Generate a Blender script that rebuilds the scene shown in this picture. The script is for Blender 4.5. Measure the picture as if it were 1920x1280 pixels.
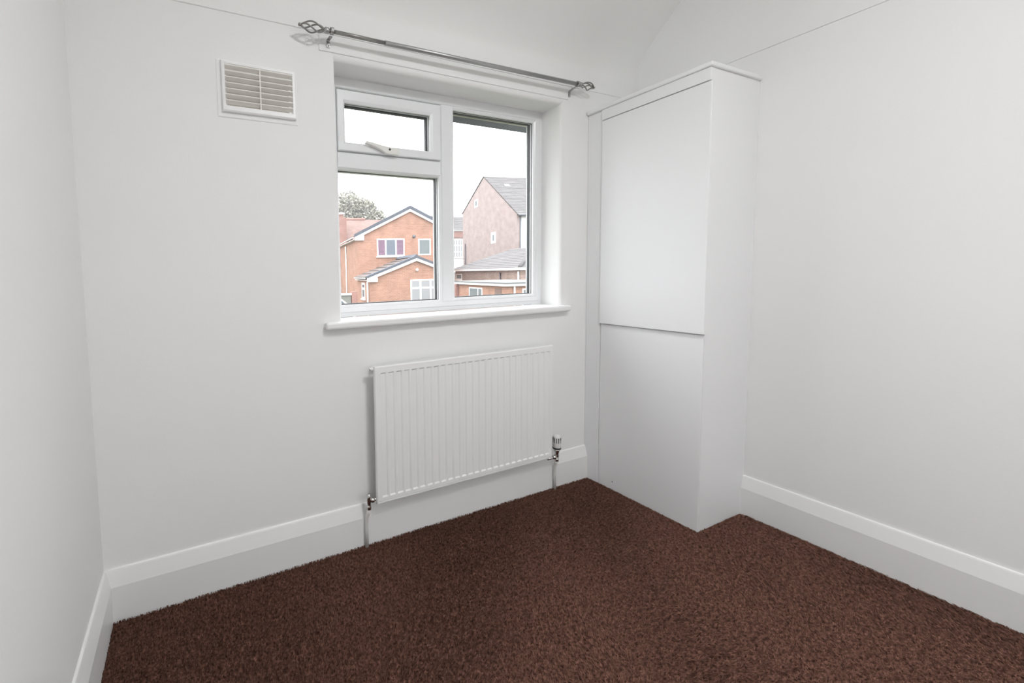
import bpy, bmesh, math, random
import numpy as np
from mathutils import Vector, Matrix

for o in list(bpy.data.objects): bpy.data.objects.remove(o, do_unlink=True)
S = bpy.context.scene
COL = S.collection
rnd = random.Random(7)

# ------------------------------------------------------------------ camera
CAMP = (0.3209, -1.6722, 1.2187)
cam = bpy.data.cameras.new('camera'); co = bpy.data.objects.new('camera', cam); COL.objects.link(co)
R_ = (0.91515134, -0.40244389, -0.02317207); U_ = (0.04957021, 0.05530254, 0.9972384); F_ = (0.40005103, 0.9137727, -0.07055942)
co.matrix_world = Matrix(((R_[0], U_[0], -F_[0], CAMP[0]), (R_[1], U_[1], -F_[1], CAMP[1]), (R_[2], U_[2], -F_[2], CAMP[2]), (0, 0, 0, 1)))
cam.sensor_fit = 'HORIZONTAL'; cam.sensor_width = 36
cam.lens = 780.233*36/1920
cam.shift_x = (960-694.303)/1920; cam.shift_y = (566.389-640)/1920
cam.clip_start = .02; cam.clip_end = 500
S.camera = co

# ------------------------------------------------------------------ sky, exposure
SKY = 2.75          # horizon radiance; a plain overcast sky is three times brighter at the zenith
FILL_LAMP = 42.5  # strength of the added ceiling fill light
w = bpy.data.worlds.new('overcast_sky'); S.world = w; w.use_nodes = True
bg = w.node_tree.nodes['Background']
bg.inputs[0].default_value = (.955, .975, 1, 1); 
wn_ = w.node_tree
wtc = wn_.nodes.new('ShaderNodeTexCoord'); wsx = wn_.nodes.new('ShaderNodeSeparateXYZ'); wn_.links.new(wtc.outputs['Generated'], wsx.inputs[0])
wmx = wn_.nodes.new('ShaderNodeMath'); wmx.operation = 'MAXIMUM'; wn_.links.new(wsx.outputs['Z'], wmx.inputs[0]); wmx.inputs[1].default_value = 0
wma = wn_.nodes.new('ShaderNodeMath'); wma.operation = 'MULTIPLY_ADD'; wn_.links.new(wmx.outputs[0], wma.inputs[0]); wma.inputs[1].default_value = 2*SKY; wma.inputs[2].default_value = SKY
wn_.links.new(wma.outputs[0], bg.inputs[1])
S.view_settings.view_transform = 'Standard'; S.view_settings.look = 'None'
S.view_settings.gamma = 1; S.view_settings.use_curve_mapping = False
S.view_settings.exposure = 0
S.cycles.diffuse_bounces = 6; S.cycles.transparent_max_bounces = 16; S.cycles.max_bounces = 16

# ------------------------------------------------------------------ materials
def mat(name, col, rough=.6, metal=0, spec=.5, noise=None, bump=None, var=None, emit=None):
    """Principled material. noise=(scale, amount) varies the colour, bump=(scale, strength, distance)."""
    m = bpy.data.materials.new(name); m.use_nodes = True
    nt = m.node_tree; b = nt.nodes['Principled BSDF']
    b.inputs['Base Color'].default_value = (*col, 1); b.inputs['Roughness'].default_value = rough
    b.inputs['Metallic'].default_value = metal; b.inputs['Specular IOR Level'].default_value = spec
    tc = nt.nodes.new('ShaderNodeTexCoord')
    if noise:
        n = nt.nodes.new('ShaderNodeTexNoise'); n.inputs['Scale'].default_value = noise[0]; n.inputs['Detail'].default_value = 5
        nt.links.new(tc.outputs['Object'], n.inputs['Vector'])
        r = nt.nodes.new('ShaderNodeValToRGB')
        a = noise[1]
        r.color_ramp.elements[0].position = .3; r.color_ramp.elements[1].position = .7
        r.color_ramp.elements[0].color = (*[c*(1-a) for c in col], 1)
        r.color_ramp.elements[1].color = (*[min(1, c*(1+a)) for c in col], 1)
        nt.links.new(n.outputs['Fac'], r.inputs['Fac']); nt.links.new(r.outputs['Color'], b.inputs['Base Color'])
    if bump:
        n = nt.nodes.new('ShaderNodeTexNoise'); n.inputs['Scale'].default_value = bump[0]; n.inputs['Detail'].default_value = 4
        nt.links.new(tc.outputs['Object'], n.inputs['Vector'])
        bp = nt.nodes.new('ShaderNodeBump'); bp.inputs['Strength'].default_value = bump[1]; bp.inputs['Distance'].default_value = bump[2]
        nt.links.new(n.outputs['Fac'], bp.inputs['Height']); nt.links.new(bp.outputs['Normal'], b.inputs['Normal'])
    if emit:
        b.inputs['Emission Color'].default_value = (*emit[:3], 1); b.inputs['Emission Strength'].default_value = emit[3]
    return m

def brick_mat(name, c1, c2, mortar, tile=False):
    """Brickwork (or plain tiles) laid on x+y / z of the object."""
    m = bpy.data.materials.new(name); m.use_nodes = True
    nt = m.node_tree; b = nt.nodes['Principled BSDF']; b.inputs['Roughness'].default_value = .9; b.inputs['Specular IOR Level'].default_value = .2
    tc = nt.nodes.new('ShaderNodeTexCoord'); sx = nt.nodes.new('ShaderNodeSeparateXYZ'); nt.links.new(tc.outputs['Object'], sx.inputs[0])
    ad = nt.nodes.new('ShaderNodeMath'); ad.operation = 'ADD'
    nt.links.new(sx.outputs['X'], ad.inputs[0]); nt.links.new(sx.outputs['Y'], ad.inputs[1])
    cb = nt.nodes.new('ShaderNodeCombineXYZ'); nt.links.new(ad.outputs[0], cb.inputs['X']); nt.links.new(sx.outputs['Z'], cb.inputs['Y'])
    br = nt.nodes.new('ShaderNodeTexBrick'); nt.links.new(cb.outputs[0], br.inputs['Vector'])
    br.inputs['Scale'].default_value = 1
    br.inputs['Brick Width'].default_value = .225 if not tile else .3
    br.inputs['Row Height'].default_value = .075 if not tile else .16
    br.inputs['Mortar Size'].default_value = .008
    br.inputs['Color1'].default_value = (*c1, 1); br.inputs['Color2'].default_value = (*c2, 1); br.inputs['Mortar'].default_value = (*mortar, 1)
    n = nt.nodes.new('ShaderNodeTexNoise'); n.inputs['Scale'].default_value = 1.6; n.inputs['Detail'].default_value = 4
    nt.links.new(tc.outputs['Object'], n.inputs['Vector'])
    mr = nt.nodes.new('ShaderNodeMapRange'); mr.inputs[1].default_value = .3; mr.inputs[2].default_value = .7; mr.inputs[3].default_value = .86; mr.inputs[4].default_value = 1.12
    nt.links.new(n.outputs['Fac'], mr.inputs[0])
    mx = nt.nodes.new('ShaderNodeMix'); mx.data_type = 'RGBA'; mx.blend_type = 'MULTIPLY'; mx.inputs[0].default_value = 1
    nt.links.new(br.outputs['Color'], mx.inputs[6]); nt.links.new(mr.outputs[0], mx.inputs[7])
    nt.links.new(mx.outputs[2], b.inputs['Base Color'])
    bp = nt.nodes.new('ShaderNodeBump'); bp.inputs['Strength'].default_value = .5; bp.inputs['Distance'].default_value = .01; bp.invert = True
    nt.links.new(br.outputs['Fac'], bp.inputs['Height']); nt.links.new(bp.outputs['Normal'], b.inputs['Normal'])
    return m

def glass_mat(name, tint=(1, 1, 1)):
    m = bpy.data.materials.new(name); m.use_nodes = True; nt = m.node_tree
    nt.nodes.remove(nt.nodes['Principled BSDF'])
    out = nt.nodes['Material Output']; t = nt.nodes.new('ShaderNodeBsdfTransparent'); g = nt.nodes.new('ShaderNodeBsdfGlossy')
    t.inputs['Color'].default_value = (*tint, 1); g.inputs['Roughness'].default_value = 0
    lw = nt.nodes.new('ShaderNodeLayerWeight'); lw.inputs['Blend'].default_value = .5
    pw = nt.nodes.new('ShaderNodeMath'); pw.operation = 'POWER'; pw.inputs[1].default_value = 5; nt.links.new(lw.outputs['Facing'], pw.inputs[0])
    fr = nt.nodes.new('ShaderNodeMath'); fr.operation = 'MULTIPLY_ADD'; fr.inputs[1].default_value = .9; fr.inputs[2].default_value = .02; nt.links.new(pw.outputs[0], fr.inputs[0])
    mx = nt.nodes.new('ShaderNodeMixShader'); nt.links.new(fr.outputs[0], mx.inputs[0])
    nt.links.new(t.outputs[0], mx.inputs[1]); nt.links.new(g.outputs[0], mx.inputs[2]); nt.links.new(mx.outputs[0], out.inputs['Surface'])
    return m

def carpet_mat():
    m = bpy.data.materials.new('brown_carpet'); m.use_nodes = True; nt = m.node_tree
    b = nt.nodes['Principled BSDF']; b.inputs['Roughness'].default_value = .95; b.inputs['Specular IOR Level'].default_value = .1
    b.inputs['Sheen Weight'].default_value = .25; b.inputs['Sheen Roughness'].default_value = .4; b.inputs['Sheen Tint'].default_value = (.8, .55, .45, 1)
    tc = nt.nodes.new('ShaderNodeTexCoord')
    n = nt.nodes.new('ShaderNodeTexNoise'); n.inputs['Scale'].default_value = 110; n.inputs['Detail'].default_value = 4
    nt.links.new(tc.outputs['Object'], n.inputs['Vector'])
    r = nt.nodes.new('ShaderNodeValToRGB')
    r.color_ramp.elements[0].position = .32; r.color_ramp.elements[1].position = .68
    r.color_ramp.elements[0].color = (.045, .019, .0135, 1); r.color_ramp.elements[1].color = (.245, .122, .090, 1)
    nt.links.new(n.outputs['Fac'], r.inputs['Fac']); nt.links.new(r.outputs['Color'], b.inputs['Base Color'])
    return m

M = {}
M['wall'] = mat('white_wall_paint', (.86, .86, .855), .75, spec=.25, bump=(140, .12, .002))
M['ceil'] = mat('white_ceiling_paint', (.86, .86, .85), .8, spec=.2, bump=(90, .1, .002))
M['gloss'] = mat('white_gloss_paint', (.86, .86, .855), .35, bump=(30, .06, .002))
M['cup'] = mat('white_satin_paint', (.845, .85, .855), .4, bump=(45, .08, .001))
M['upvc'] = mat('white_upvc', (.82, .83, .84), .3)
M['rad'] = mat('white_enamel', (.86, .86, .857), .3)
M['gasket'] = mat('black_rubber_gasket', (.03, .034, .038), .5)
M['handle'] = mat('cream_upvc', (.80, .79, .75), .35)
M['vent'] = mat('cream_vent_plastic', (.78, .755, .71), .45, noise=(14, .05))
M['ventback'] = mat('cream_vent_backing', (.42, .385, .34), .6)
M['rod'] = mat('pewter_metal', (.30, .29, .28), .38, metal=.85)
M['rod2'] = mat('satin_steel', (.42, .42, .42), .4, metal=.85)
M['chrome'] = mat('chrome', (.72, .71, .69), .18, metal=1, noise=(60, .12))
M['black'] = mat('black_plastic', (.04, .04, .045), .45)
M['pipe'] = mat('white_painted_pipe', (.80, .79, .77), .4)
M['glass'] = glass_mat('clear_window_glass')
M['carpet'] = carpet_mat()
M['globe'] = mat('added_fill_lamp_globe', (.9, .9, .9), .5, emit=(.98, .989, 1, FILL_LAMP))
M['orange'] = brick_mat('orange_brick', (.360, .192, .133), (.305, .155, .105), (.345, .265, .22))
M['pink'] = brick_mat('haze_paled_pink_brick', (.325, .265, .25), (.30, .235, .22), (.33, .29, .28))  # distance haze is mixed into this brick colour
M['red'] = brick_mat('red_brick', (.29, .15, .125), (.25, .125, .105), (.29, .21, .18))
M['mixb'] = brick_mat('mottled_brick', (.35, .24, .195), (.24, .175, .155), (.29, .24, .21))
M['render'] = mat('white_render', (.72, .72, .70), .9, noise=(3, .03))
M['ewhite'] = mat('exterior_white_upvc', (.80, .80, .80), .4)
M['tile'] = mat('brown_grey_concrete_tile', (.125, .102, .093), .9, noise=(3.2, .14))
M['tile2'] = mat('grey_roof_tile', (.105, .10, .10), .9, noise=(2, .1))
M['slate'] = mat('blue_grey_verge_tile', (.075, .085, .105), .8, noise=(4, .1))
M['rtile'] = brick_mat('red_brown_roof_tile', (.21, .14, .122), (.175, .115, .10), (.13, .095, .085), tile=True)
M['felt'] = mat('grey_roof_felt', (.18, .185, .165), .95, noise=(2, .1))
M['egut'] = mat('dark_grey_gutter', (.11, .12, .135), .5)
M['soffit'] = mat('weathered_eaves_board', (.40, .40, .33), .8, noise=(9, .18))
M['winglass'] = mat('dark_reflective_glass', (.10, .12, .15), .06)
M['winglass2'] = mat('pale_obscured_glass', (.13, .15, .155), .25)
M['net'] = mat('white_net_curtain', (.26, .265, .27), .9)
M['curtain'] = mat('mauve_curtain', (.17, .105, .15), .9, noise=(6, .15))
M['darkpipe'] = mat('dark_brown_pipe', (.08, .06, .065), .5)
M['brownbrick'] = mat('brown_panel', (.17, .115, .095), .9, noise=(8, .1))
M['leaf'] = mat('grey_green_leaves', (.30, .295, .25), .9, noise=(1.1, .25))
M['bark'] = mat('bark', (.16, .13, .10), .95)
M['ground'] = mat('garden_ground', (.060, .068, .040), .95, noise=(.4, .25))
M['leanto'] = mat('blue_grey_sheet', (.16, .19, .23), .4)

# ------------------------------------------------------------------ helpers
def tag(o, label=None, cat=None, group=None, kind=None):
    if label: o['label'] = label
    if cat: o['category'] = cat
    if group: o['group'] = group
    if kind: o['kind'] = kind
    return o

def empty(name, loc=(0, 0, 0), rz=0):
    o = bpy.data.objects.new(name, None); COL.objects.link(o); o.location = loc; o.rotation_euler = (0, 0, rz); o.empty_display_size = .1
    return o

def link(name, me, m, parent=None, smooth=False):
    o = bpy.data.objects.new(name, me); COL.objects.link(o)
    if m is not None:
        me.materials.clear(); me.materials.append(m)
    if parent is not None: o.parent = parent
    if smooth:
        for p in me.polygons: p.use_smooth = True
    return o

def off(parent):
    """Parts are written in scene coordinates; a part's mesh is stored relative to its (unrotated) thing."""
    v = Vector((0, 0, 0))
    while parent is not None:
        v += Vector(parent.get('_o', (0, 0, 0))); parent = parent.parent
    return v

def place(o, loc):
    o.location = loc; o['_o'] = tuple(loc); return o

def obj(name, vs, fs, m, parent=None, smooth=False, fixn=True):
    d = off(parent)
    me = bpy.data.meshes.new(name)
    me.from_pydata([(v[0]-d.x, v[1]-d.y, v[2]-d.z) for v in vs], [], fs)
    if fixn:
        bm = bmesh.new(); bm.from_mesh(me); bmesh.ops.recalc_face_normals(bm, faces=bm.faces); bm.to_mesh(me); bm.free()
    me.update()
    return link(name, me, m, parent, smooth)

def boxv(lo, hi):
    x0, y0, z0 = lo; x1, y1, z1 = hi
    v = [(x0, y0, z0), (x1, y0, z0), (x1, y1, z0), (x0, y1, z0), (x0, y0, z1), (x1, y0, z1), (x1, y1, z1), (x0, y1, z1)]
    f = [(0, 3, 2, 1), (4, 5, 6, 7), (0, 1, 5, 4), (1, 2, 6, 5), (2, 3, 7, 6), (3, 0, 4, 7)]
    return v, f

def box(name, lo, hi, m, parent=None, bev=0, seg=2):
    v, f = boxv(lo, hi)
    o = obj(name, v, f, m, parent)
    if bev: bevel(o, bev, seg)
    return o

def bevel(o, w, seg=2, angle=30):
    bm = bmesh.new(); bm.from_mesh(o.data)
    es = [e for e in bm.edges if len(e.link_faces) == 2 and e.calc_face_angle(0) > math.radians(angle)]
    bmesh.ops.bevel(bm, geom=es, offset=w, segments=seg, profile=.5, affect='EDGES', clamp_overlap=True)
    bm.to_mesh(o.data); bm.free()

def merge(*parts):
    V, Fc = [], []
    for v, f in parts:
        k = len(V); V += list(v); Fc += [tuple(i+k for i in q) for q in f]
    return V, Fc

def tubev(pts, rad, n=12, cap=True):
    """Tube through pts; rad one radius or one per point."""
    pts = [Vector(p) for p in pts]; N = len(pts)
    rr = rad if isinstance(rad, (list, tuple)) else [rad]*N
    V, Fc = [], []
    t0 = (pts[1]-pts[0]).normalized()
    a = Vector((0, 0, 1)) if abs(t0.z) < .9 else Vector((1, 0, 0))
    nrm = (a - t0*a.dot(t0)).normalized()
    for i, p in enumerate(pts):
        t = (pts[min(i+1, N-1)]-pts[max(i-1, 0)]).normalized()
        nrm = (nrm - t*nrm.dot(t)).normalized(); bn = t.cross(nrm)
        for k in range(n):
            an = 2*math.pi*k/n
            V.append(tuple(p + (nrm*math.cos(an)+bn*math.sin(an))*rr[i]))
    for i in range(N-1):
        for k in range(n):
            Fc.append((i*n+k, i*n+(k+1) % n, (i+1)*n+(k+1) % n, (i+1)*n+k))
    if cap:
        Fc.append(tuple(reversed(range(n)))); Fc.append(tuple((N-1)*n+k for k in range(n)))
    return V, Fc

def tube(name, pts, rad, m, parent=None, n=12):
    v, f = tubev(pts, rad, n); return obj(name, v, f, m, parent, smooth=True)

def ringv(x0, x1, z0, z1, prof, k=(1, 1, 1, 1), close=False):
    """Mitred rectangular ring in the xz plane. prof: list of (inward offset, y); k: offset factor left, right, bottom, top."""
    V, Fc = [], []
    for a, y in prof:
        V += [(x0+a*k[0], y, z0+a*k[2]), (x1-a*k[1], y, z0+a*k[2]), (x1-a*k[1], y, z1-a*k[3]), (x0+a*k[0], y, z1-a*k[3])]
    N = len(prof)
    for i in range(N if close else N-1):
        j = (i+1) % N
        for c in range(4): Fc.append((i*4+c, i*4+(c+1) % 4, j*4+(c+1) % 4, j*4+c))
    return V, Fc

def ring(name, x0, x1, z0, z1, prof, m, parent=None, k=(1, 1, 1, 1), close=True):
    v, f = ringv(x0, x1, z0, z1, prof, k, close); return obj(name, v, f, m, parent)

def extr(name, prof, axis, a0, a1, m, parent=None, bev=0, smooth=False):
    """Extrude a closed 2D polygon along an axis. prof coords: axis x -> (y,z); y -> (x,z); z -> (x,y)."""
    n = len(prof); V = []
    for a in (a0, a1):
        for p, q in prof:
            V.append({'x': (a, p, q), 'y': (p, a, q), 'z': (p, q, a)}[axis])
    Fc = [tuple(range(n)), tuple(reversed(range(n, 2*n)))] + [(i, (i+1) % n, n+(i+1) % n, n+i) for i in range(n)]
    o = obj(name, V, Fc, m, parent, smooth)
    if bev: bevel(o, bev)
    return o

# ------------------------------------------------------------------ room shell
W = 2.769; YR = -3.35; LIP = 2.1865; CZ = 2.75
XL, XR, ZS, ZT = .9193, 2.1918, 1.017, 2.091       # window opening
FD = .135                                           # frame face depth
struct = lambda o, lab=None, cat=None: tag(o, lab, cat, kind='structure')

# wall with the window: face pieces, rounded reveal, thin lip where the upper part stands proud
E_ = .012
px0, px1, pz0, pz1 = XL-E_, XR+E_, ZS-.03, ZT+.024
V, Fc = [], []
def quad(a, b, c, d):
    k = len(V); V.extend([a, b, c, d]); Fc.append((k, k+1, k+2, k+3))
def wf(x0, x1, z0, z1, y=0): quad((x0, y, z0), (x1, y, z0), (x1, y, z1), (x0, y, z1))
X0, X1 = -.02, W+.02
wf(X0, px0, 0, LIP); wf(px1, X1, 0, LIP); wf(px0, px1, 0, pz0); wf(px0, px1, pz1, LIP)
quad((X0, 0, LIP), (X1, 0, LIP), (X1, -.004, LIP+.002), (X0, -.004, LIP+.002)); wf(X0, X1, LIP+.002, 2.295, -.004)
arc = [(-E_*math.cos(t), E_*(1-math.sin(t))) for t in [math.pi/2*(1-i/6) for i in range(0)]]
prof = []
for i in range(8):
    t = math.pi/2*i/7
    prof.append((-E_*(1-math.sin(t)), .022*(1-math.cos(t))))
prof.append((0, .208))
rv, rf = ringv(XL, XR, pz0, ZT, prof, k=(1, 1, 0, 2))
k0 = len(V); V += rv; Fc += [tuple(i+k0 for i in q) for q in rf]
# outer skin of the wall
for a in ((-.4, XL, -2, 2.3), (XR, W+.4, -2, 2.3), (XL, XR, -2, pz0), (XL, XR, ZT, 2.3)): wf(*a, y=.208)
wall_back = struct(obj('wall_back', V, Fc, M['wall'], fixn=False), 'white painted wall with the window, vent and radiator', 'wall')
bm = bmesh.new(); bm.from_mesh(wall_back.data); bmesh.ops.remove_doubles(bm, verts=bm.verts, dist=.0002); bm.to_mesh(wall_back.data); bm.free()

def side_wall(name, x, s, lab):
    """x: face position, s: +1 room lies towards -x, -1 towards +x."""
    vs = [(x, YR, 0), (x, .02, 0), (x, .02, LIP), (x, YR, LIP), (x-s*.004, YR, LIP+.002), (x-s*.004, .02, LIP+.002), (x-s*.004, .02, CZ+.05), (x-s*.004, YR, CZ+.05),
          (x+s*.1, YR, 0), (x+s*.1, .02, 0), (x+s*.1, .02, CZ+.05), (x+s*.1, YR, CZ+.05)]
    fs = [(0, 1, 2, 3), (3, 2, 5, 4), (4, 5, 6, 7), (8, 9, 10, 11)]
    return struct(obj(name, vs, fs, M['wall'], fixn=False), lab, 'wall')
side_wall('wall_right', W, 1, 'white painted wall to the right of the cupboard')
side_wall('wall_left', 0, -1, 'white painted wall left of the vent')
# wall behind the viewer, with an unseen window added for fill daylight
QX0, QX1, QZ0, QZ1 = .8, 2.0, 1.0, 2.1
V, Fc = [], []
for y in (YR, YR-.28):
    wf(-.4, QX0, -.0, CZ+.05, y); wf(QX1, W+.4, -.0, CZ+.05, y); wf(QX0, QX1, -.0, QZ0, y); wf(QX0, QX1, QZ1, CZ+.05, y)
rv, rf = ringv(QX0, QX1, QZ0, QZ1, [(0, YR), (0, YR-.28)]); k0 = len(V); V += rv; Fc += [tuple(i+k0 for i in q) for q in rf]
struct(obj('wall_front', V, Fc, M['wall'], fixn=False), 'white painted wall facing the window wall', 'wall')
w2 = place(empty('added_fill_window'), (1.4, YR-.15, QZ0)); struct(w2, 'added white two light window behind the viewer, unseen, for fill daylight', 'window')
ring('outer_frame', QX0, QX1, QZ0, QZ1, [(0, YR-.12), (.06, YR-.12), (.06, YR-.19), (0, YR-.19)], M['upvc'], w2)
box('mullion', (1.37, YR-.19, QZ0+.06), (1.43, YR-.12, QZ1-.06), M['upvc'], w2)
for qa, qb in ((QX0+.058, 1.372), (1.428, QX1-.058)): box('pane', (qa, YR-.157, QZ0+.058), (qb, YR-.153, QZ1-.058), M['glass'], w2)

# ceiling: steep sloping part over the window, then flat
cp = [(-.004, 2.294), (-.0045, 2.31), (-.009, 2.33), (-.023, 2.362), (-.047, 2.398), (-.082, 2.44), (-.119, 2.479), (-.174, 2.53), (-.251, 2.605), (-.36, 2.705), (-.41, 2.738), (-.46, 2.748), (-.52, CZ), (YR, CZ)]
cv, cf = [], []
for y, z in cp: cv += [(-.05, y, z), (W+.05, y, z)]
for i in range(len(cp)-1): cf.append((2*i, 2*i+1, 2*i+3, 2*i+2))
ceiling = struct(obj('ceiling', cv, cf, M['ceil'], smooth=True, fixn=False), 'white sloping ceiling above the curtain rod', 'ceiling')
# roof void above, so that no daylight enters through the top
struct(obj('roof_1', [(-.4, .43, 2.15), (W+.4, .43, 2.15), (W+.4, -.6, 3.3), (-.4, -.6, 3.3), (-.4, YR-.2, 3.3), (W+.4, YR-.2, 3.3)], [(0, 1, 2, 3), (3, 2, 5, 4)], M['tile2'], fixn=False), 'tiled roof above the bedroom, seen from outside only', 'roof')

# floor with a cut-pile carpet
floor = struct(obj('floor', [(-.05, YR, -.002), (W+.05, YR, -.002), (W+.05, .03, -.002), (-.05, .03, -.002)], [(0, 1, 2, 3)], M['carpet'], fixn=False), 'dark brown cut-pile carpet floor', 'floor')
def pile():
    r = np.random.default_rng(3)
    n = 330000
    x = r.uniform(.0, W, n); y = r.uniform(-2.05, .0, n)
    keep = (x > .018) & (x < W-.018) & (y < -.018) & ~((x > 2.395) & (y > -.6))
    x, y = x[keep], y[keep]; n = len(x)
    # lean of the pile drifts over the floor, as trodden carpet does
    ph = np.sin(x*3.1+1.3*np.sin(y*2.7))+np.sin(y*4.3+1.7*np.sin(x*2.1+.6))+.7*np.sin(7.3*x-5.1*y)
    an = .9*ph + r.normal(0, .8, n); 
    q_ = np.clip((x*.75-y*.55-.55)/1.5+.16*ph, 0, 1); q_ = q_*q_*(3-2*q_)      # pile shaped flatter to put a brighter area at middle and right
    ln = np.abs(r.normal(.0010, .0008, n))+q_*np.abs(r.normal(.0085, .0025, n))
    lx, ly = np.cos(an)*ln, np.sin(an)*ln
    h = r.uniform(.005, .0095, n)*(1-.42*q_); wd = r.uniform(.0011, .0021, n)
    fa = r.uniform(0, np.pi, n); fx, fy = np.cos(fa)*wd, np.sin(fa)*wd
    v = np.zeros((n, 4, 3))
    v[:, 0] = np.stack([x-fx, y-fy, np.full(n, -.001)], 1); v[:, 1] = np.stack([x+fx, y+fy, np.full(n, -.001)], 1)
    v[:, 2] = np.stack([x+lx+fx*.75, y+ly+fy*.75, h], 1); v[:, 3] = np.stack([x+lx-fx*.75, y+ly-fy*.75, h], 1)
    me = bpy.data.meshes.new('carpet_pile')
    me.vertices.add(4*n); me.vertices.foreach_set('co', v.reshape(-1))
    me.loops.add(4*n); me.loops.foreach_set('vertex_index', np.arange(4*n, dtype=np.int32))
    me.polygons.add(n); me.polygons.foreach_set('loop_start', np.arange(0, 4*n, 4, dtype=np.int32)); me.polygons.foreach_set('loop_total', np.full(n, 4, dtype=np.int32))
    me.update(calc_edges=True); me.validate()
    return tag(link('carpet_pile', me, M['carpet'], floor), 'short dark brown carpet pile', kind='stuff')
pile()

# skirting boards
HS, HB, TB = .190, .131, .022
sk = [(0, -.004), (TB, -.004), (TB, HB), (.0085, HS-.007), (.0065, HS-.002), (.003, HS), (0, HS)]
CUPX, CUPY = 2.404, .593
bb = extr('baseboard_back', [(-a, z) for a, z in sk], 'x', 0, CUPX, M['gloss']); struct(bb, 'white bevelled skirting board below the radiator', 'skirting board')
bl = extr('baseboard_left', [(a, z) for a, z in sk], 'y', YR, -TB*.5, M['gloss']); struct(bl, 'white bevelled skirting board on the left wall', 'skirting board')
br_ = extr('baseboard_right', [(W-a, z) for a, z in sk], 'y', YR, -CUPY, M['gloss']); struct(br_, 'white bevelled skirting board right of the cupboard', 'skirting board')

# slim board above the window that carries the curtain rod
t1 = box('trim_1', (.852, -.005, 2.117), (2.236, .001, LIP-.002), M['wall'], bev=.003); struct(t1, 'thin white board above the window behind the curtain rod', 'trim')

# ------------------------------------------------------------------ window
win = place(empty('window_1'), (1.55, FD, ZS)); struct(win, 'white plastic double glazed window in the deep reveal', 'window')
yb = FD+.07
F0 = (.966, 1.507)      # left lights, x
F1 = (1.593, 2.131)     # right light, x
# outer frame: mitred ring, stepped towards the sill
ring('outer_frame', XL, XR, ZS, ZT, [(0, yb), (0, FD), (.020, FD), (.022, FD-.006), (.043, FD-.006), (.047, FD-.002), (.047, yb)], M['upvc'], win, k=(1, 1.0, 1, 1))
def member(name, v0, v1, ax, lo, hi):
    """Mullion or transom with softened front edges between v0 and v1 across, lo..hi along."""
    s = .009
    pr = [(v0, yb), (v0, FD+.006), (v0+s, FD-.006), (v1-s, FD-.006), (v1, FD+.006), (v1, yb)]
    if ax == 'z': return extr(name, [(a, y) for a, y in pr], 'z', lo, hi, M['upvc'], win)
    return extr(name, [(y, a) for a, y in pr], 'x', lo, hi, M['upvc'], win)
member('mullion', F0[1]+.003, F1[0]-.001, 'z', ZS+.047, ZT-.047)
member('transom', 1.688, 1.770, 'x', XL+.047, F0[1]+.003)
def glazing(parent, x0, x1, z0, z1, yf, tagname):
    """Bead, black gasket, double glazing spacer and pane for one light; x0..z1 is the sight opening at yf."""
    bd = ring('glazing_bead', x0-.014, x1+.014, z0-.014, z1+.014, [(0, yf+.046), (0, yf-.001), (.004, yf-.003), (.0138, yf+.004), (.014, yf+.018), (.014, yf+.046)], M['upvc'], parent)
    ring('gasket', x0-.002, x1+.002, z0-.002, z1+.002, [(0, yf+.020), (0, yf+.0165), (.0035, yf+.0165), (.0035, yf+.020)], M['gasket'], parent)
    pn = box('pane', (x0-.006, yf+.0205, z0-.006), (x1+.006, yf+.0245, z1+.006), M['glass'], parent)
    ring('spacer_bar', x0-.005, x1+.005, z0-.005, z1+.005, [(0, yf+.047), (0, yf+.031), (.0085, yf+.031), (.0085, yf+.047)], M['gasket'], parent)
    return pn
glazing(win, F0[0], F0[1]-.004, 1.0726, 1.690, FD-.002, 'lower')
glazing(win, F1[0]+.001, F1[1], 1.0785, 2.029, FD-.002, 'right')
# opening sash (top hung fanlight)
sash = ring('opening_sash', .9665, 1.5085, 1.7695, 2.0345, [(0, FD+.033), (0, FD-.013), (.003, FD-.016), (.028, FD-.016), (.0365, FD-.010), (.0365, FD+.033)], M['upvc'], win, k=(1, 1.63, 1.04, 1.49))
sx0, sx1, sz0, sz1 = 1.003, 1.449, 1.808, 1.980
ring('gasket', sx0-.003, sx1+.003, sz0-.003, sz1+.003, [(0, FD+.004), (0, FD+.0005), (.0035, FD+.0005), (.0035, FD+.004)], M['gasket'], sash)
box('pane', (sx0-.008, FD+.0045, sz0-.008), (sx1+.008, FD+.0085, sz1+.008), M['glass'], sash)
ring('spacer_bar', sx0-.001, sx1+.001, sz0-.001, sz1+.001, [(0, FD+.034), (0, FD+.018), (.0085, FD+.018), (.0085, FD+.034)], M['gasket'], sash)
# handle: bowed lever on a block with a dark screw
yh = FD-.016
hp = [(1.262, 1.767), (1.262, 1.795), (1.235, 1.799), (1.20, 1.801), (1.165, 1.806), (1.13, 1.8125), (1.096, 1.8165), (1.092, 1.806), (1.125, 1.799), (1.155, 1.789), (1.180, 1.779), (1.197, 1.769)]
hd = extr('handle', hp, 'y', yh-.020, yh-.001, M['handle'], sash, bev=.0025); hd['label'] = 'cream curved window handle'
sc = tube('screw', [(1.2135, yh-.0215, 1.788), (1.2135, yh-.018, 1.788)], .0052, M['black'], win)
# sill board with rounded nose and horns
SX0, SX1, SF, ST = .840, 2.241, -.036, .033
sp = [(SX0, SF), (SX1, SF), (SX1, .0005), (XR-.0005, .0005), (XR-.0005, FD), (XL+.0005, FD), (XL+.0005, .0005), (SX0, .0005)]
sill = extr('window_sill', sp, 'z', ZS-ST, ZS-.0005, M['gloss'], win, bev=.009)

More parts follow.
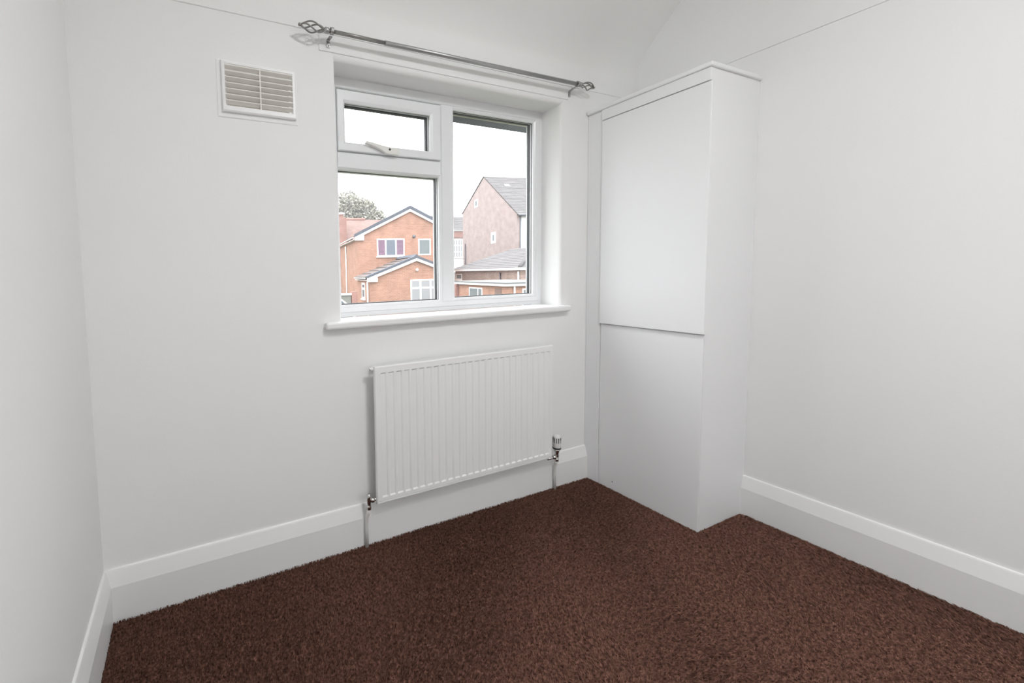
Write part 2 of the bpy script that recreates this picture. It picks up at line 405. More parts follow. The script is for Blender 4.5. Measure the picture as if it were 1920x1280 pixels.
# eaves outside, above the window
ev = place(empty('eaves_gutter'), (1.4, .3, 2.2)); tag(ev, 'weathered eaves board with gutter outside, above the right pane', 'gutter')
box('eaves_board', (-.4, .212, 2.108), (W+.4, .385, 2.20), M['soffit'], ev)
gp = [(.386+.06*i/10, 2.108-.022*math.sin(math.pi*i/10)) for i in range(11)]
extr('gutter_channel', gp+[(.446, 2.135), (.386, 2.135)], 'x', -.4, W+.4, M['egut'], ev)

# ------------------------------------------------------------------ radiator
rx0, rx1, rz0, rz1, ry = 1.0320, 2.0597, .2092, .8178, -.078
rad = place(empty('radiator'), ((rx0+rx1)/2, -.05, rz0)); tag(rad, 'white ribbed panel radiator on the wall under the window', 'radiator')
def rad_panel():
    nf = 26; fx0, fx1 = 1.0520, 2.0430; pitch = (fx1-fx0)/nf
    xs = [(rx0, 0), (rx0+.006, 1)]
    xs = [(rx0+.004, 0)]
    for i in range(nf):
        a = fx0+pitch*i
        xs += [(a+pitch*.10, 0), (a+pitch*.24, 1), (a+pitch*.76, 1), (a+pitch*.90, 0)]
    xs.append((rx1-.004, 0))
    zs = [(rz0+.004, 0), (rz0+.0085, 0), (rz0+.0095, .9), (rz0+.0115, .9), (rz0+.0125, 0), (rz0+.028, 0), (rz0+.034, 1), (rz1-.034, 1), (rz1-.028, 0), (rz1-.004, 0)]
    vs, fs = [], []
    D = .0046
    for z, kz in zs:
        for x, kx in xs:
            d = D*(kz if kz == .9 else kx*kz)
            vs.append((x, ry+d, z))
    nx = len(xs)
    for j in range(len(zs)-1):
        for i in range(nx-1): fs.append((j*nx+i, j*nx+i+1, (j+1)*nx+i+1, (j+1)*nx+i))
    # rolled rim and back
    bx = ringv(rx0, rx1, rz0, rz1, [(.004, ry), (.001, ry+.002), (0, ry+.005), (0, ry+.016), (.004, ry+.018)])
    bk = ([(rx0+.004, ry+.018, rz0+.004), (rx1-.004, ry+.018, rz0+.004), (rx1-.004, ry+.018, rz1-.004), (rx0+.004, ry+.018, rz1-.004)], [(0, 3, 2, 1)])
    v, f = merge((vs, fs), bx, bk)
    return obj('front_panel', v, f, M['rad'], rad, fixn=True)
rad_panel()
# convector fins behind the panel: a folded sheet
fv = []
n = 60
for i in range(n+1):
    x = rx0+.03+(rx1-rx0-.06)*i/n; y = ry+.0185 if i % 2 else ry+.044
    fv += [(x, y, rz0+.035), (x, y, rz1-.02)]
obj('convector_fins', fv, [(2*i, 2*i+2, 2*i+3, 2*i+1) for i in range(n)], M['rad'], rad, fixn=False)
# top grille over the fins
tg = [boxv((rx0+.008, ry+.018, rz1-.014), (rx1-.008, ry+.022, rz1-.003)), boxv((rx0+.008, ry+.046, rz1-.014), (rx1-.008, ry+.050, rz1-.003))]
for i in range(34):
    x = rx0+.015+(rx1-rx0-.03)*i/33; tg.append(boxv((x-.0035, ry+.0215, rz1-.010), (x+.0035, ry+.0465, rz1-.008)))
obj('top_grille', *merge(*tg), M['rad'], rad)
for x in (rx0+.15, rx1-.15):
    box('wall_bracket', (x-.015, ry+.045, rz0+.06), (x+.015, -.0005, rz1-.06), M['rad'], rad, bev=.002)
bv = tube('bleed_valve', [(rx0-.012, ry+.022, rz1-.012), (rx0+.01, ry+.022, rz1-.012)], .009, M['rad'], rad)
tube('bleed_screw', [(rx0-.015, ry+.022, rz1-.012), (rx0-.011, ry+.022, rz1-.012)], .0055, M['chrome'], bv)
# lockshield valve, left
lz, lx, ly = .227, 1.0, -.055
lv = tube('lockshield_valve', [(lx, ly, lz-.040), (lx, ly, lz-.026), (lx, ly, lz-.022), (lx, ly, lz-.010), (lx, ly, lz+.004), (lx, ly, lz+.012), (lx, ly, lz+.026), (lx, ly, lz+.030)],
          [.0105, .0105, .008, .0095, .011, .009, .0095, .005], M['chrome'], rad, n=10)
tube('union_nut', [(lx+.008, ly, lz-.002), (lx+.012, ly, lz-.002), (lx+.024, ly, lz-.002), (lx+.026, ly, lz-.002)], [.007, .0125, .0125, .007], M['chrome'], rad, n=6)
tube('tail_pipe', [(lx+.02, ly, lz-.002), (rx0+.012, ly, lz-.002)], .008, M['chrome'], rad)
tube('pipe', [(lx, ly, lz-.04), (lx-.001, ly+.006, lz-.06), (lx-.004, -.036, lz-.09), (lx-.005, -.0325, .1), (lx-.005, -.0325, -.002)], .0085, M['pipe'], rad)
# thermostatic valve, right
tx, ty, tz = 2.1165, -.055, .197
tube('valve_body', [(tx, ty, tz-.024), (tx, ty, tz-.012), (tx, ty, tz-.009), (tx, ty, tz+.006), (tx, ty, tz+.012), (tx, ty, tz+.026), (tx, ty, tz+.034), (tx, ty, tz+.044)],
     [.011, .0115, .0085, .0125, .0105, .012, .0155, .0165], M['chrome'], rad, n=12)
tube('union_nut', [(tx-.010, ty, tz), (tx-.014, ty, tz), (tx-.026, ty, tz), (tx-.028, ty, tz)], [.007, .0125, .0125, .007], M['chrome'], rad, n=6)
tube('tail_pipe', [(tx-.02, ty, tz), (rx1-.012, ty, tz)], .008, M['chrome'], rad)
tube('collar_ring', [(tx, ty, tz+.043), (tx, ty, tz+.046), (tx, ty, tz+.052), (tx, ty, tz+.054)], [.018, .0215, .0215, .018], M['black'], rad, n=20)
th = tube('thermostat_head', [(tx, ty, tz+.053), (tx, ty, tz+.056), (tx, ty, tz+.088), (tx, ty, tz+.108), (tx, ty, tz+.118), (tx, ty, tz+.122)], [.0195, .021, .021, .0195, .0165, .009], M['pipe'], rad, n=24)
for i in range(12):
    a = 2*math.pi*(i+.3)/12
    c, s = math.cos(a), math.sin(a); q = .0195; ww = .0019
    vs = []
    for z in (tz+.080, tz+.107):
        for r_, sd in ((q-.002, -1), (q-.002, 1), (q+.0018, 1), (q+.0018, -1)):
            vs.append((tx+c*r_-s*sd*ww, ty+s*r_+c*sd*ww, z))
    obj('grip_slot', vs, boxv((0, 0, 0), (1, 1, 1))[1], M['black'], th)
tube('pipe', [(tx, ty, tz-.022), (tx+.002, ty+.006, tz-.04), (tx+.008, -.036, tz-.07), (tx+.010, -.0325, .1), (tx+.010, -.0325, -.002)], .0085, M['pipe'], rad)

# ------------------------------------------------------------------ wall vent
vt = place(empty('wall_vent'), (.611, 0, 1.82)); tag(vt, 'cream louvred air vent set in the wall left of the window', 'vent')
vx0, vx1, vz0, vz1 = .4855, .734, 1.849, 1.993
ring('frame', vx0-.013, vx1+.013, vz0-.022, vz1+.016, [(0, -.0005), (0, -.012), (.003, -.0155), (.010, -.0155), (.012, -.0135), (.012, -.0005)], M['gloss'], vt, k=(1, 1, 1.8, 1))
ring('mounting_plate', vx0-.030, vx1+.022, vz0-.040, vz1+.022, [(0, 0), (0, -.002), (.003, -.003), (.034, -.003), (.034, 0)], M['wall'], vt)
box('backing', (vx0-.004, -.0025, vz0-.012), (vx1+.004, -.0006, vz1+.006), M['ventback'], vt)
xm = .6115
box('centre_bar', (xm-.0025, -.0150, vz0-.011), (xm+.0025, -.003, vz1+.005), M['vent'], vt)
nsl = 7; dz = (vz1-vz0+.003)/nsl
for a, b in ((vx0-.002, xm-.0025), (xm+.0025, vx1+.002)):
    for i in range(nsl):
        z = vz0+dz*i
        # each louvre: a rounded lip in front, its face falling away behind it
        zl = z+dz
        pr = [(-.0125, zl+.0012), (-.0148, zl-.0004), (-.0148, zl-.0034), (-.0128, zl-.0050), (-.0030, z+.0075), (-.0026, z+.0095), (-.0090, zl-.0024)]
        extr('louvre', pr, 'x', a, b, M['vent'], vt)

# ------------------------------------------------------------------ curtain rod
RY, RZ = -.058, 2.1685
rod = place(empty('curtain_rod'), (1.55, -.03, 2.15)); tag(rod, 'grey metal curtain rod with twisted cage finials above the window', 'curtain rod')
tube('inner_tube', [(.880, RY, RZ-.0005), (1.125, RY, RZ)], .0075, M['rod'], rad if False else rod, n=16)
tube('outer_tube', [(1.1215, RY, RZ), (1.1220, RY, RZ), (2.252, RY, RZ+.008)], [.0085, .0095, .0095], M['rod2'], rod, n=16)
def finial(x0, x1, z):
    d = 1 if x1 > x0 else -1; L = abs(x1-x0)
    parts = []
    f = tube('finial', [(x0, RY, z), (x0+d*.003, RY, z), (x0+d*.016, RY, z), (x0+d*.019, RY, z), (x0+d*.024, RY, z)], [.0095, .0115, .0115, .0085, .006], M['rod2'], rod, n=16)
    a0, a1 = x0+d*.020, x1-d*.008
    for k in range(4):
        pts = []
        for i in range(25):
            s = i/24; an = math.pi/2*k+.5+d*2.6*s; r_ = .0165*math.sin(math.pi*s)**.8+.0026
            pts.append((a0+(a1-a0)*s, RY+r_*math.cos(an), z+r_*math.sin(an)))
        tube('cage_wire', pts, .0031, M['rod'], f, n=8)
    tube('tip_bead', [(a1-d*.004, RY, z), (a1, RY, z), (a1+d*.004, RY, z), (a1+d*.009, RY, z), (a1+d*.011, RY, z)], [.0035, .0055, .0062, .0055, .002], M['rod'], f, n=12)
finial(.878, .758, RZ-.001); finial(2.250, 2.362, RZ+.008)
def bracket(x, z):
    b = extr('bracket', [(x-.0065, -.0061), (x+.0065, -.0061), (x+.0065, -.0095), (x-.0065, -.0095)], 'z', 2.131, 2.158, M['rod2'], rod)
    # arm: bent strip from the plate up and out to the cup
    st = [(-.0078, 2.153), (-.011, 2.160), (-.030, z-.012), (-.046, z-.0135)]
    vs = []
    for (y, zz) in st: vs += [(x-.0065, y, zz+.0017), (x+.0065, y, zz+.0017), (x+.0065, y, zz-.0017), (x-.0065, y, zz-.0017)]
    fs = [(0, 1, 2, 3), tuple(4*(len(st)-1)+i for i in (3, 2, 1, 0))]
    for i in range(len(st)-1):
        for c in range(4): fs.append((4*i+c, 4*i+(c+1) % 4, 4*i+4+(c+1) % 4, 4*i+4+c))
    obj('arm', vs, fs, M['rod2'], b)
    # cup: open ring around the rod with an upturned tip
    cup = []
    for i in range(15):
        an = math.radians(60+ i*300/14)
        cup.append((RY+.0125*math.cos(an), z+.0125*math.sin(an)))
    cup.append((RY+.0135, z+.004))
    vs = []
    for (y, zz) in cup:
        dy, dz_ = y-RY, zz-z; l = math.hypot(dy, dz_) or 1
        for (r_, sx) in ((-.0014, -1), (-.0014, 1), (.0014, 1), (.0014, -1)):
            vs.append((x+sx*.006, y+dy/l*r_, zz+dz_/l*r_))
    fs = [(0, 1, 2, 3)]
    for i in range(len(cup)-1):
        for c in range(4): fs.append((4*i+c, 4*i+(c+1) % 4, 4*i+4+(c+1) % 4, 4*i+4+c))
    fs.append(tuple(4*(len(cup)-1)+i for i in (3, 2, 1, 0)))
    obj('cup', vs, fs, M['rod2'], b)
    tube('screw', [(x, -.0118, 2.1365), (x, -.0098, 2.1365)], .0035, M['chrome'], b, n=8)
bracket(.890, RZ); bracket(2.238, RZ+.008)

# ------------------------------------------------------------------ corner cupboard
cup = place(empty('corner_cupboard'), (2.58, -.3, 0)); tag(cup, 'white built-in cupboard boxed into the corner by the window', 'cupboard')
CX = CUPX
carc = box('carcass', (CX, -CUPY, -.001), (W-.0005, -.0005, 2.052), M['cup'], cup)
tp = box('top_board', (CX-.026, -CUPY-.010, 2.0525), (W-.0005, -.001, 2.0735), M['cup'], cup, bev=.006, seg=3)
box('stile', (CX-.010, -.0885, .0), (CX-.0003, -.001, 2.052), M['cup'], cup, bev=.0015)
box('frieze_board', (CX-.019, -CUPY-.001, 1.9990), (CX-.0003, -.0895, 2.052), M['cup'], cup, bev=.0015)
box('lower_panel', (CX-.006, -CUPY, -.001), (CX-.0003, -.0905, .9085), M['cup'], cup, bev=.002)
door = box('door', (CX-.020, -CUPY-.008, .9125), (CX-.0008, -.0925, 1.9945), M['cup'], cup, bev=.003, seg=3)
tube('nail_head', [(CX-.0072, -.1764, .046), (CX-.0058, -.1764, .046)], .003, M['darkpipe'], cup, n=8)

# ------------------------------------------------------------------ added lamp, unseen above the camera, to fill the room with light
LX, LY = 1.30, -1.85
lamp = place(empty('added_fill_lamp'), (LX, LY, CZ)); tag(lamp, 'added round dome lamp above the viewer, unseen, brightens the room', 'lamp')
tube('base_plate', [(LX, LY, CZ-.0005), (LX, LY, CZ-.018), (LX, LY, CZ-.022)], [.275, .275, .265], M['gloss'], lamp, n=40)
dv = [(LX, LY, CZ-.022-.075*math.sin(math.pi/2*i/8)) for i in range(9)]
tube('dome', dv, [max(.004, .26*math.cos(math.pi/2*i/8)) for i in range(9)], M['globe'], lamp, n=40)

# ------------------------------------------------------------------ outside: rotated street grid (u right, v away, origin below the camera)
AZ = math.radians(11.5); CA, SA = math.cos(AZ), math.sin(AZ)
GZ = -1.6
ZC = 0
def hplace(name, u, v, z=GZ):
    o = empty(name, (CAMP[0]+u*CA+v*SA, CAMP[1]-u*SA+v*CA, z), -AZ); o['_o'] = (u, v, z); return o

def wall_poly(name, pts, m, parent, t=.0):
    """One flat polygon as a slab: pts in (u,v,z)."""
    return obj(name, pts, [tuple(range(len(pts)))], m, parent, fixn=False)

def house_window(parent, plane, c, a0, a1, z0, z1, cols, rows=(), fr=.07, glass='winglass', sill=True, curtains=(), depth=.09, nets=()):
    """Window on a wall plane. plane 'v': wall at v=c facing -v, a along u; plane 'u': wall at u=c facing -u, a along v.
    cols/rows: inner bar positions. Built from frame, panes, bars."""
    P = (lambda a, d, z: (a, c+d, z)) if plane == 'v' else (lambda a, d, z: (c+d, a, z))
    def bx(a_, b_, d0, d1, z_, z__):
        v = [P(a_, d0, z_), P(b_, d0, z_), P(b_, d1, z_), P(a_, d1, z_), P(a_, d0, z__), P(b_, d0, z__), P(b_, d1, z__), P(a_, d1, z__)]
        return v, boxv((0, 0, 0), (1, 1, 1))[1]
    fp = [bx(a0, a0+fr, -.03, .06, z0, z1), bx(a1-fr, a1, -.03, .06, z0, z1), bx(a0+fr, a1-fr, -.03, .06, z0, z0+fr), bx(a0+fr, a1-fr, -.03, .06, z1-fr, z1)]
    for q in cols: fp.append(bx(q-fr*.6, q+fr*.6, -.028, .06, z0+fr, z1-fr))
    for q in rows: fp.append(bx(a0+fr, a1-fr, -.027, .06, q-fr*.6, q+fr*.6))
    wn = obj('window', *merge(*fp), M['ewhite'], parent)
    if sill: obj('sill', *bx(a0-.06, a1+.06, -.11, .03, z0-.07, z0-.002), M['ewhite'], wn)
    ae = [a0+fr]+list(cols)+[a1-fr]; ze = [z0+fr]+list(rows)+[z1-fr]
    for i in range(len(ae)-1):
        for j in range(len(ze)-1):
            g_ = 'net' if (i, j) in nets else ('curtain' if (i, j) in curtains else glass)
            nm = 'pane' if g_ == glass else 'curtain'
            obj(nm, *bx(ae[i]-.01, ae[i+1]+.01, -.018, -.006, ze[j]-.01, ze[j+1]+.01), M[g_], wn)
    return wn

def course_roof(parent, e0, e1, r0, r1, n, m, th=.035, name='tile_course'):
    """Roof slope between eave edge e0-e1 and ridge edge r0-r1 as n overlapping courses, each a part."""
    e0, e1, r0, r1 = map(Vector, (e0, e1, r0, r1))
    nrm = (e1-e0).cross(r0-e0).normalized()
    if nrm.z < 0: nrm = -nrm
    for i in range(n):
        s0, s1 = i/n, min(1, (i+1.12)/n)
        a, b = e0.lerp(r0, s0), e1.lerp(r1, s0); c, d = e1.lerp(r1, s1), e0.lerp(r0, s1)
        lo = [a+nrm*.004, b+nrm*.004, c+nrm*.0, d+nrm*.0]; hi = [a+nrm*(th+.03), b+nrm*(th+.03), c+nrm*.012, d+nrm*.012]
        obj(name, [tuple(p) for p in lo+hi], boxv((0, 0, 0), (1, 1, 1))[1], m, parent)

def prism(name, pts, ext, m, parent):
    """Closed polygon pts extruded by vector ext."""
    n = len(pts); e = Vector(ext); V = [tuple(p) for p in pts]+[tuple(Vector(p)+e) for p in pts]
    F = [tuple(range(n)), tuple(reversed(range(n, 2*n)))]+[(i, (i+1) % n, n+(i+1) % n, n+i) for i in range(n)]
    return obj(name, V, F, m, parent)

# ground
gr = obj('ground_1', [(-90, -90, GZ), (130, -90, GZ), (130, 160, GZ), (-90, 160, GZ)], [(0, 1, 2, 3)], M['ground'], fixn=False); struct(gr, 'garden ground outside below the window', 'ground')

# --- detached orange brick house, gable towards the room
h = hplace('brick_house', 8.97, 28.0); tag(h, 'orange brick house with grey verge tiles and white barge boards', 'house')
uL, uR, uM, zE, zA, v0, v1 = 5.27, 11.75, 8.97, 3.62, 5.42, 28.0, 36.5
zR = zA-(uR-uM)*(zA-zE)/(uM-uL)
prism('wall', [(uL, v0, GZ), (uR, v0, GZ), (uR, v0, zR), (uM, v0, zA), (uL, v0, zE)], (0, v1-v0, 0), M['orange'], h)
def gable_roof(parent, uL, uR, uM, zE, zA, v0, v1, ov, drop, ncourse, ft=.2, verge=.3, vt_=.13):
    """Two tiled slopes, dark verge tiles, white barge boards with foot boxes; ridge along v, gable at v0."""
    sl = (zA-zE)/(uM-uL)
    eL, eR = uL-ov, uR+ov
    for (ue, ur) in ((eL, uM), (eR, uM)):
        ze = zA-abs(ue-uM)*sl
        course_roof(parent, (ue, v0+verge*.3, ze+drop), (ue, v1, ze+drop), (ur, v0+verge*.3, zA+drop), (ur, v1, zA+drop), ncourse, M['tile'])
        # verge
        a, b = (ue, v0-.16, ze+drop), (ur, v0-.16, zA+drop)
        t = vt_
        prism('verge', [(ue, v0-.17, ze+drop-.03), (ur, v0-.17, zA+drop-.03), (ur, v0-.17, zA+drop+t+.02), (ue, v0-.17, ze+drop+t)], (0, verge+.17, 0), M['slate'], parent)
        prism('barge_board', [(ue, v0-.14, ze+drop-ft), (ur, v0-.14, zA+drop-ft), (ur, v0-.14, zA+drop-.03), (ue, v0-.14, ze+drop-.03)], (0, .10, 0), M['ewhite'], parent)
        s = 1 if ur > ue else -1
        prism('barge_foot', [(ue, v0-.15, ze+drop-ft-.06), (ue+s*.62, v0-.15, ze+drop-ft-.06), (ue+s*.62, v0-.15, ze+drop-ft-.02+.62*sl), (ue, v0-.15, ze+drop-ft+.03)], (0, .14, 0), M['ewhite'], parent)
        # gutter and soffit
        ga = [(ue-s*.10+.1*s*(1-math.cos(math.pi*i/8))*.5*1.0, v0+verge+.05, ze+drop-.01-.07*math.sin(math.pi*i/8)) for i in range(9)]
        prism('gutter', ga, (0, v1-v0-verge-.1, 0), M['ewhite'], parent)
        obj('soffit', *boxv((min(ue, ue+s*ov), v0+.02, ze+drop-ft+.02), (max(ue, ue+s*ov), v1, ze+drop-ft+.06)), M['ewhite'], parent)
    prism('ridge', [(uM-.16, v0-.12, zA+drop+.04), (uM, v0-.12, zA+drop+.2), (uM+.16, v0-.12, zA+drop+.04)], (0, v1-v0+.12, 0), M['slate'], parent)
gable_roof(h, uL, uR, uM, zE, zA, v0, v1, .22, .17, 14, vt_=.18)
house_window(h, 'v', v0, 6.58, 8.55, 2.32, 3.54, (7.20, 7.93), fr=.085, curtains=((0, 0), (2, 0)))
house_window(h, 'v', v0, 9.55, 10.47, 2.37, 3.52, (), fr=.08, glass='winglass2', sill=False)
tube('boiler_flue', [(9.25, v0-.09, 3.68), (9.25, v0-.02, 3.68)], [.10, .12], M['egut'], h, n=14)
tube('downpipe', [(5.20, 33.0, 3.36), (5.20, 33.0, 1), (5.20, 33.0, GZ)], .05, M['ewhite'], h, n=10)

# --- single storey extension in front of it
e = hplace('brick_extension', 8.04, 24.0); tag(e, 'single storey orange brick extension with pitched tiled roof', 'house')
uL, uR, uM, zE, zA, v0, v1 = 5.17, 10.15, 8.04, .83, 1.90, 24.0, 27.99
zR = zA-(uR-uM)*(zA-zE)/(uM-uL)
prism('wall', [(uL, v0, GZ), (uR, v0, GZ), (uR, v0, zR), (uM, v0, zA), (uL, v0, zE)], (0, v1-v0, 0), M['orange'], e)
gable_roof(e, uL, uR, uM, zE, zA, v0, v1-.02, .18, .17, 6, ft=.2, vt_=.10)
house_window(e, 'v', v0, 7.66, 9.9, -1.0, .75, (8.29, 8.94, 9.50), (.24,), fr=.085, nets=tuple((i, j) for i in range(4) for j in range(2)))
house_window(e, 'u', uL, 25.45, 26.45, -.42, .60, (), (.22,), fr=.12, glass='winglass2')
tube('downpipe', [(5.08, v0+.28, .66), (5.08, v0+.28, 0), (5.08, v0+.28, GZ)], .05, M['ewhite'], e, n=10)
tube('security_lamp', [(8.06, v0-.16, 1.28), (8.06, v0-.10, 1.34), (8.06, v0-.01, 1.36)], [.07, .09, .04], M['handle'], e, n=10)

# --- flat roofed garage, corner towards the room
f = hplace('flat_roof_garage', 9.97, 17.0); tag(f, 'low orange brick garage with flat grey roof and white fascia', 'garage')
obj('wall', *boxv((9.97, 17.0, GZ), (14.2, 22.4, .50)), M['orange'], f)
obj('roof_deck', *boxv((9.80, 16.83, .585), (14.4, 22.5, .64)), M['felt'], f)
obj('fascia', *merge(boxv((9.82, 16.85, .47), (9.86, 22.48, .583)), boxv((9.87, 16.85, .47), (14.38, 16.89, .583))), M['ewhite'], f)
obj('drip_edge', *merge(boxv((9.785, 16.81, .584), (9.80, 22.52, .625)), boxv((9.801, 16.81, .584), (14.42, 16.825, .625))), M['egut'], f)
house_window(f, 'u', 9.97, 19.33, 20.82, -.6, .33, (19.80,), fr=.06, glass='winglass2')
house_window(f, 'v', 17.0, 10.72, 11.7, -.6, .34, (11.2,), fr=.06, glass='winglass2')
obj('brick_pier', *boxv((9.80, 22.15, GZ), (9.96, 22.9, .46)), M['red'], f)
obj('brown_door', *boxv((9.95, 17.48, GZ), (9.969, 18.08, .36)), M['brownbrick'], f)
tube('downpipe', [(10.30, 16.94, .5), (10.30, 16.94, GZ)], .04, M['ewhite'], f, n=10)

# --- bungalow with a low hipped roof behind the garage
b = hplace('low_bungalow', 13.2, 21.0); tag(b, 'low bungalow with grey hipped roof in front of the pink gable', 'house')
bu0, bu1, bv0, bv1, bz = 13.30, 19.3, 21.2, 30.2, 1.18
obj('wall', *boxv((bu0, bv0, GZ), (bu1, bv1, bz)), M['mixb'], b)
a0, a1, c0, c1, ez = bu0-.2, bu1+.2, bv0-.2, bv1+.2, bz+.14
um = (a0+a1)/2; hw = um-a0; rz = ez+hw*.42
hipv = [(a0, c0, ez), (a1, c0, ez), (a1, c1, ez), (a0, c1, ez), (um, c0+hw, rz), (um, c1-hw, rz)]
obj('roof', hipv, [(0, 1, 4), (1, 2, 5, 4), (2, 3, 5), (3, 0, 4, 5), (3, 2, 1, 0)], M['tile2'], b)
course_roof(b, (a0, c1, ez), (a0, c0, ez), (um, c1-hw, rz), (um, c0+hw, rz), 12, M['tile2'], th=.0)
course_roof(b, (a0, c0, ez), (a1, c0, ez), (um, c0+hw, rz), (um+.01, c0+hw, rz), 12, M['tile2'], th=.0)
tube('hip_tiles', [(a0, c0, ez+.05), (um, c0+hw, rz+.06)], .10, M['tile2'], b, n=8)
obj('fascia', *merge(boxv((a0-.03, c0-.03, ez-.14), (a0, c1, ez-.005)), boxv((a0+.001, c0-.03, ez-.14), (a1, c0, ez-.005))), M['ewhite'], b)
tube('vent_pipe', [(bu0-.07, 23.4, 1.05), (bu0-.07, 23.4, GZ)], .06, M['darkpipe'], b, n=10)
tube('downpipe', [(bu0-.07, 21.35, 1.1), (bu0-.07, 21.35, GZ)], .05, M['ewhite'], b, n=10)
house_window(b, 'u', bu0, 29.0, 30.0, .55, .98, (), fr=.07, glass='winglass')

# --- tall pale gabled house on the right
t = hplace('gabled_house', 19.67, 32.0); tag(t, 'tall house with haze-paled pink brick gable and white rendered front', 'house')
tu, tv0, tv1, tvm, zN, zF, zP = 19.67, 32.0, 42.6, 37.8, 5.85, 7.35, 10.15
prism('gable_wall', [(tu, tv0, GZ), (tu, tv1, GZ), (tu, tv1, zF), (tu, tvm, zP), (tu, tv0, zN)], (.3, 0, 0), M['pink'], t)
obj('front_wall', *boxv((tu+.301, tv0+.02, GZ), (32, tv0+.3, zN-.05)), M['render'], t)
course_roof(t, (tu-.05, tv0-.25, zN-.05), (32, tv0-.25, zN-.05), (tu-.05, tvm, zP+.12), (32, tvm, zP+.12), 26, M['tile2'], th=.01)
course_roof(t, (tu-.05, tv1+.15, zF-.0), (32, tv1+.15, zF-.0), (tu-.05, tvm, zP+.12), (32, tvm, zP+.12), 6, M['tile2'], th=.01)
tube('gutter', [(tu, tv0-.3, zN-.10), (32, tv0-.3, zN-.10)], .08, M['egut'], t, n=8)
prism('skylight', [(21.0, 36.1, 9.0), (21.45, 36.1, 9.0), (21.45, 36.38, 9.21), (21.0, 36.38, 9.21)], (0, -.04, .05), M['ewhite'], t)
house_window(t, 'u', tu, 39.05, 39.75, 7.55, 8.35, (), fr=.16, glass='winglass2', sill=False)
house_window(t, 'u', tu, 35.5, 36.35, 3.70, 4.72, (), fr=.24, glass='winglass2', sill=False)
house_window(t, 'v', tv0+.02, 20.67, 21.7, 3.59, 4.8, (), (4.22,), fr=.06)
tube('dark_downpipe', [(tu-.08, 41.9, 4.1), (tu-.08, 41.9, GZ)], .10, M['darkpipe'], t, n=8)
tube('downpipe', [(19.99, tv0-.06, zN-.15), (19.99, tv0-.06, GZ)], .06, M['egut'], t, n=8)

# --- narrow glimpse of a farther house between the panes
d = hplace('distant_house', 28, 60); tag(d, 'distant grey roofed house with red band, bay window and chimney', 'house')
obj('wall', *boxv((22, 60, GZ), (34, 68, 7.3)), M['pink'], d)
course_roof(d, (21.8, 59.7, 7.3), (34.2, 59.7, 7.3), (21.8, 64, 9.95), (34.2, 64, 9.95), 12, M['tile2'])
obj('chimney', *boxv((26.2, 62, 8.6), (27.15, 62.9, 10.95)), M['red'], d)
obj('brick_band', *boxv((22, 59.9, 6.3), (34, 59.99, 7.28)), M['red'], d)
house_window(d, 'v', 59.85, 26.0, 27.6, 3.2, 6.0, (26.4, 26.8, 27.2), (4.1, 5.1), fr=.1, nets=tuple((i, j) for i in range(4) for j in range(3)))
obj('bay_front', *boxv((25.6, 59.86, 1.0), (27.9, 59.98, 3.18)), M['render'], d)

# --- far roof showing beside the orange gable
k = hplace('far_roof_house', 20, 50); tag(k, 'far house whose pale tiled roof shows right of the orange gable', 'house')
obj('wall', *boxv((16.5, 50, GZ), (20.3, 56, 6.2)), M['pink'], k)
course_roof(k, (16.3, 49.8, 6.2), (20.5, 49.8, 6.2), (16.3, 53, 8.6), (20.5, 53, 8.6), 10, M['tile'])

# --- red brick terrace behind, left
r = hplace('terrace_house', 7, 42); tag(r, 'red brick terrace with red tiled roof below the tree', 'house')
obj('wall', *boxv((-9, 42, GZ), (11, 48, 4.7)), M['red'], r)
obj('roof', *merge(([(6.6, 41.7, 4.65), (11.2, 41.7, 4.65), (11.2, 45, 7.0), (6.6, 45, 7.0), (6.6, 48.3, 4.65), (11.2, 48.3, 4.65)], [(0, 1, 2, 3), (3, 2, 5, 4)])), M['rtile'], r)
obj('roof', [(-9.2, 41.7, 4.65), (4.2, 41.7, 4.65), (4.2, 45, 7.0), (-9.2, 45, 7.0), (-9.2, 48.3, 4.65), (4.2, 48.3, 4.65)], [(0, 1, 2, 3), (3, 2, 5, 4)], M['rtile'], r)
for wu in (-7.5, -4.2, -.9, 2.0): house_window(r, 'v', 42, wu, wu+1.5, 2.2, 3.5, (wu+.75,), fr=.08)
tube('ridge_tiles', [(6.6, 45, 7.02), (9.3, 45, 7.02)], .16, M['red'], r, n=8)
obj('parapet_wall', *boxv((4.2, 41.4, GZ), (6.66, 45, 6.75)), M['red'], r)
obj('chimney', *boxv((5.2, 42.2, 6.751), (6.5, 43, 7.15)), M['red'], r)
obj('chimney_cap', *boxv((5.1, 42.1, 7.151), (6.62, 43.1, 7.32)), M['ewhite'], r)
house_window(r, 'v', 41.4, 5.6, 6.4, -.9, -.2, (), fr=.07, glass='winglass')

# --- garden wall with white coping, and a lean-to roof, lower left
q = hplace('garden_wall', 3.6, 23); tag(q, 'low garden wall with white coping and brick pier', 'garden wall')
obj('wall_panel', *boxv((.5, 23.0, GZ), (3.85, 23.2, .0)), M['felt'], q)
obj('coping', *boxv((.5, 22.93, .001), (3.88, 23.27, .10)), M['ewhite'], q)
obj('pier', *boxv((3.89, 22.95, GZ), (4.22, 23.28, .20)), M['red'], q)
l = hplace('lean_to_roof', 2.6, 19.5); tag(l, 'blue grey sheet lean-to roof edged in white at lower left', 'shed')
prism('sheet', [(.6, 19.2, .0), (2.70, 19.2, -.0), (3.45, 19.2, -.62), (3.45, 19.2, -.68), (.6, 19.2, -.1)], (0, 2.0, 0), M['leanto'], l)
prism('edge_trim', [(2.66, 19.1, .05), (2.74, 19.1, .05), (3.52, 19.1, -.60), (3.52, 19.1, -.68), (3.44, 19.1, -.68)], (0, .09, 0), M['ewhite'], l)
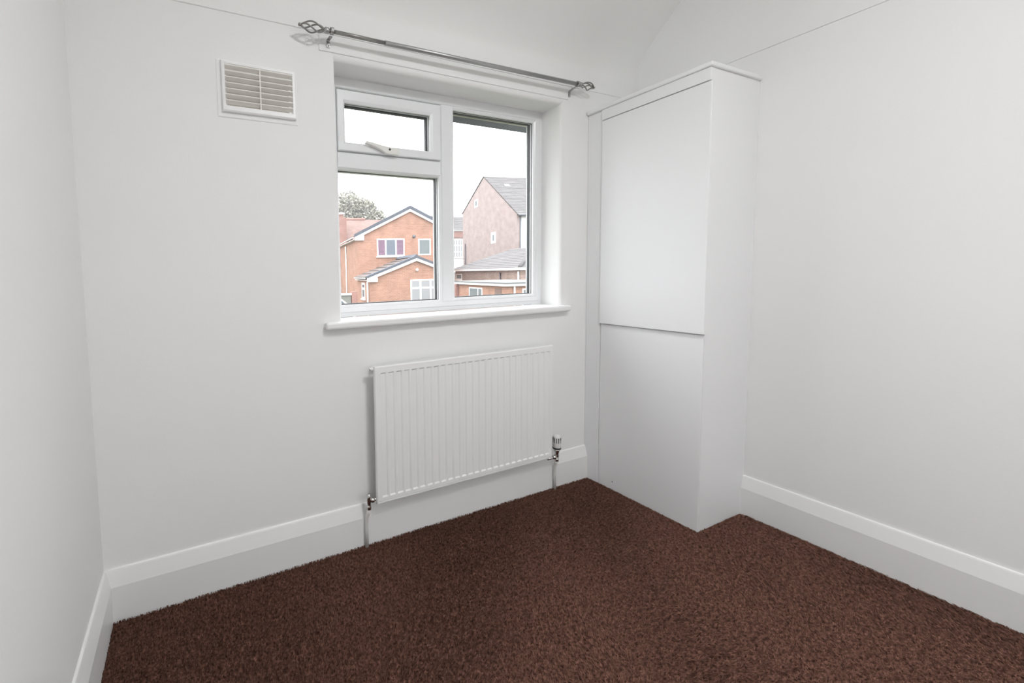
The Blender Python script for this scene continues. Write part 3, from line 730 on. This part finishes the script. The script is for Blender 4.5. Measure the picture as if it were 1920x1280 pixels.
obj('post', *boxv((3.3, 19.22, GZ), (3.42, 19.4, -.66)), M['ewhite'], l)

# --- tree beyond the terrace
tr = hplace('broad_tree', 11.5, 65); tag(tr, 'broad grey green tree rising behind the terrace roof', 'tree')
tube('trunk', [(11.5, 65, GZ), (11.4, 65, 3), (11.6, 65.1, 8)], [.5, .4, .2], M['bark'], tr, n=10)
def foliage():
    rg = np.random.default_rng(11)
    lobes = [(8.6, 10.4, 2.9), (11.0, 11.6, 2.3), (13.3, 11.0, 2.0), (15.0, 9.6, 1.7), (12.0, 9.4, 2.8), (9.3, 8.5, 2.7), (16.3, 8.7, 1.2), (7, 12.0, 2.2), (14.2, 8.3, 2.4)]
    P_ = []
    for (u, z, r_) in lobes:
        n = int(900*r_)
        dr = rg.normal(size=(n, 3)); dr /= np.linalg.norm(dr, axis=1)[:, None]
        rr = r_*rg.uniform(.55, 1.08, n)[:, None]
        P_.append(np.array([u, 65, z])+dr*rr*np.array([1, .9, .95]))
    P_ = np.concatenate(P_); n = len(P_)
    a = rg.normal(size=(n, 3)); a /= np.linalg.norm(a, axis=1)[:, None]; b_ = np.cross(a, rg.normal(size=(n, 3))); b_ /= np.linalg.norm(b_, axis=1)[:, None]
    s = rg.uniform(.12, .26, n)[:, None]
    vs = np.stack([P_-a*s, P_+b_*s*.6, P_+a*s, P_-b_*s*.6], 1).reshape(-1, 3)
    o = obj('foliage', vs.tolist(), [(4*i, 4*i+1, 4*i+2, 4*i+3) for i in range(n)], M['leaf'], tr, fixn=False)
    o['kind'] = 'stuff'
foliage()

# --- thin mist over the gardens and roofs
hz = bpy.data.materials.new('thin_mist'); hz.use_nodes = True; nt = hz.node_tree; nt.nodes.remove(nt.nodes['Principled BSDF'])
vs_ = nt.nodes.new('ShaderNodeVolumeScatter'); vs_.inputs['Density'].default_value = .0014; vs_.inputs['Color'].default_value = (1, 1, 1, 1)
nt.links.new(vs_.outputs[0], nt.nodes['Material Output'].inputs['Volume'])
mist = hplace('mist', 20, 8); tag(mist, 'thin white mist over the gardens and roofs outside', 'mist', kind='stuff')
mist_v, mist_f = boxv((-70, 8, GZ-.2), (110, 150, 40))
bpy.data.objects.remove(mist); mist = obj('mist', [(CAMP[0]+u*CA+v*SA, CAMP[1]-u*SA+v*CA, z) for u, v, z in mist_v], mist_f, hz)
tag(mist, 'thin white mist over the gardens and roofs outside', 'mist', kind='stuff')

for o in bpy.data.objects:
    if '_o' in o: del o['_o']
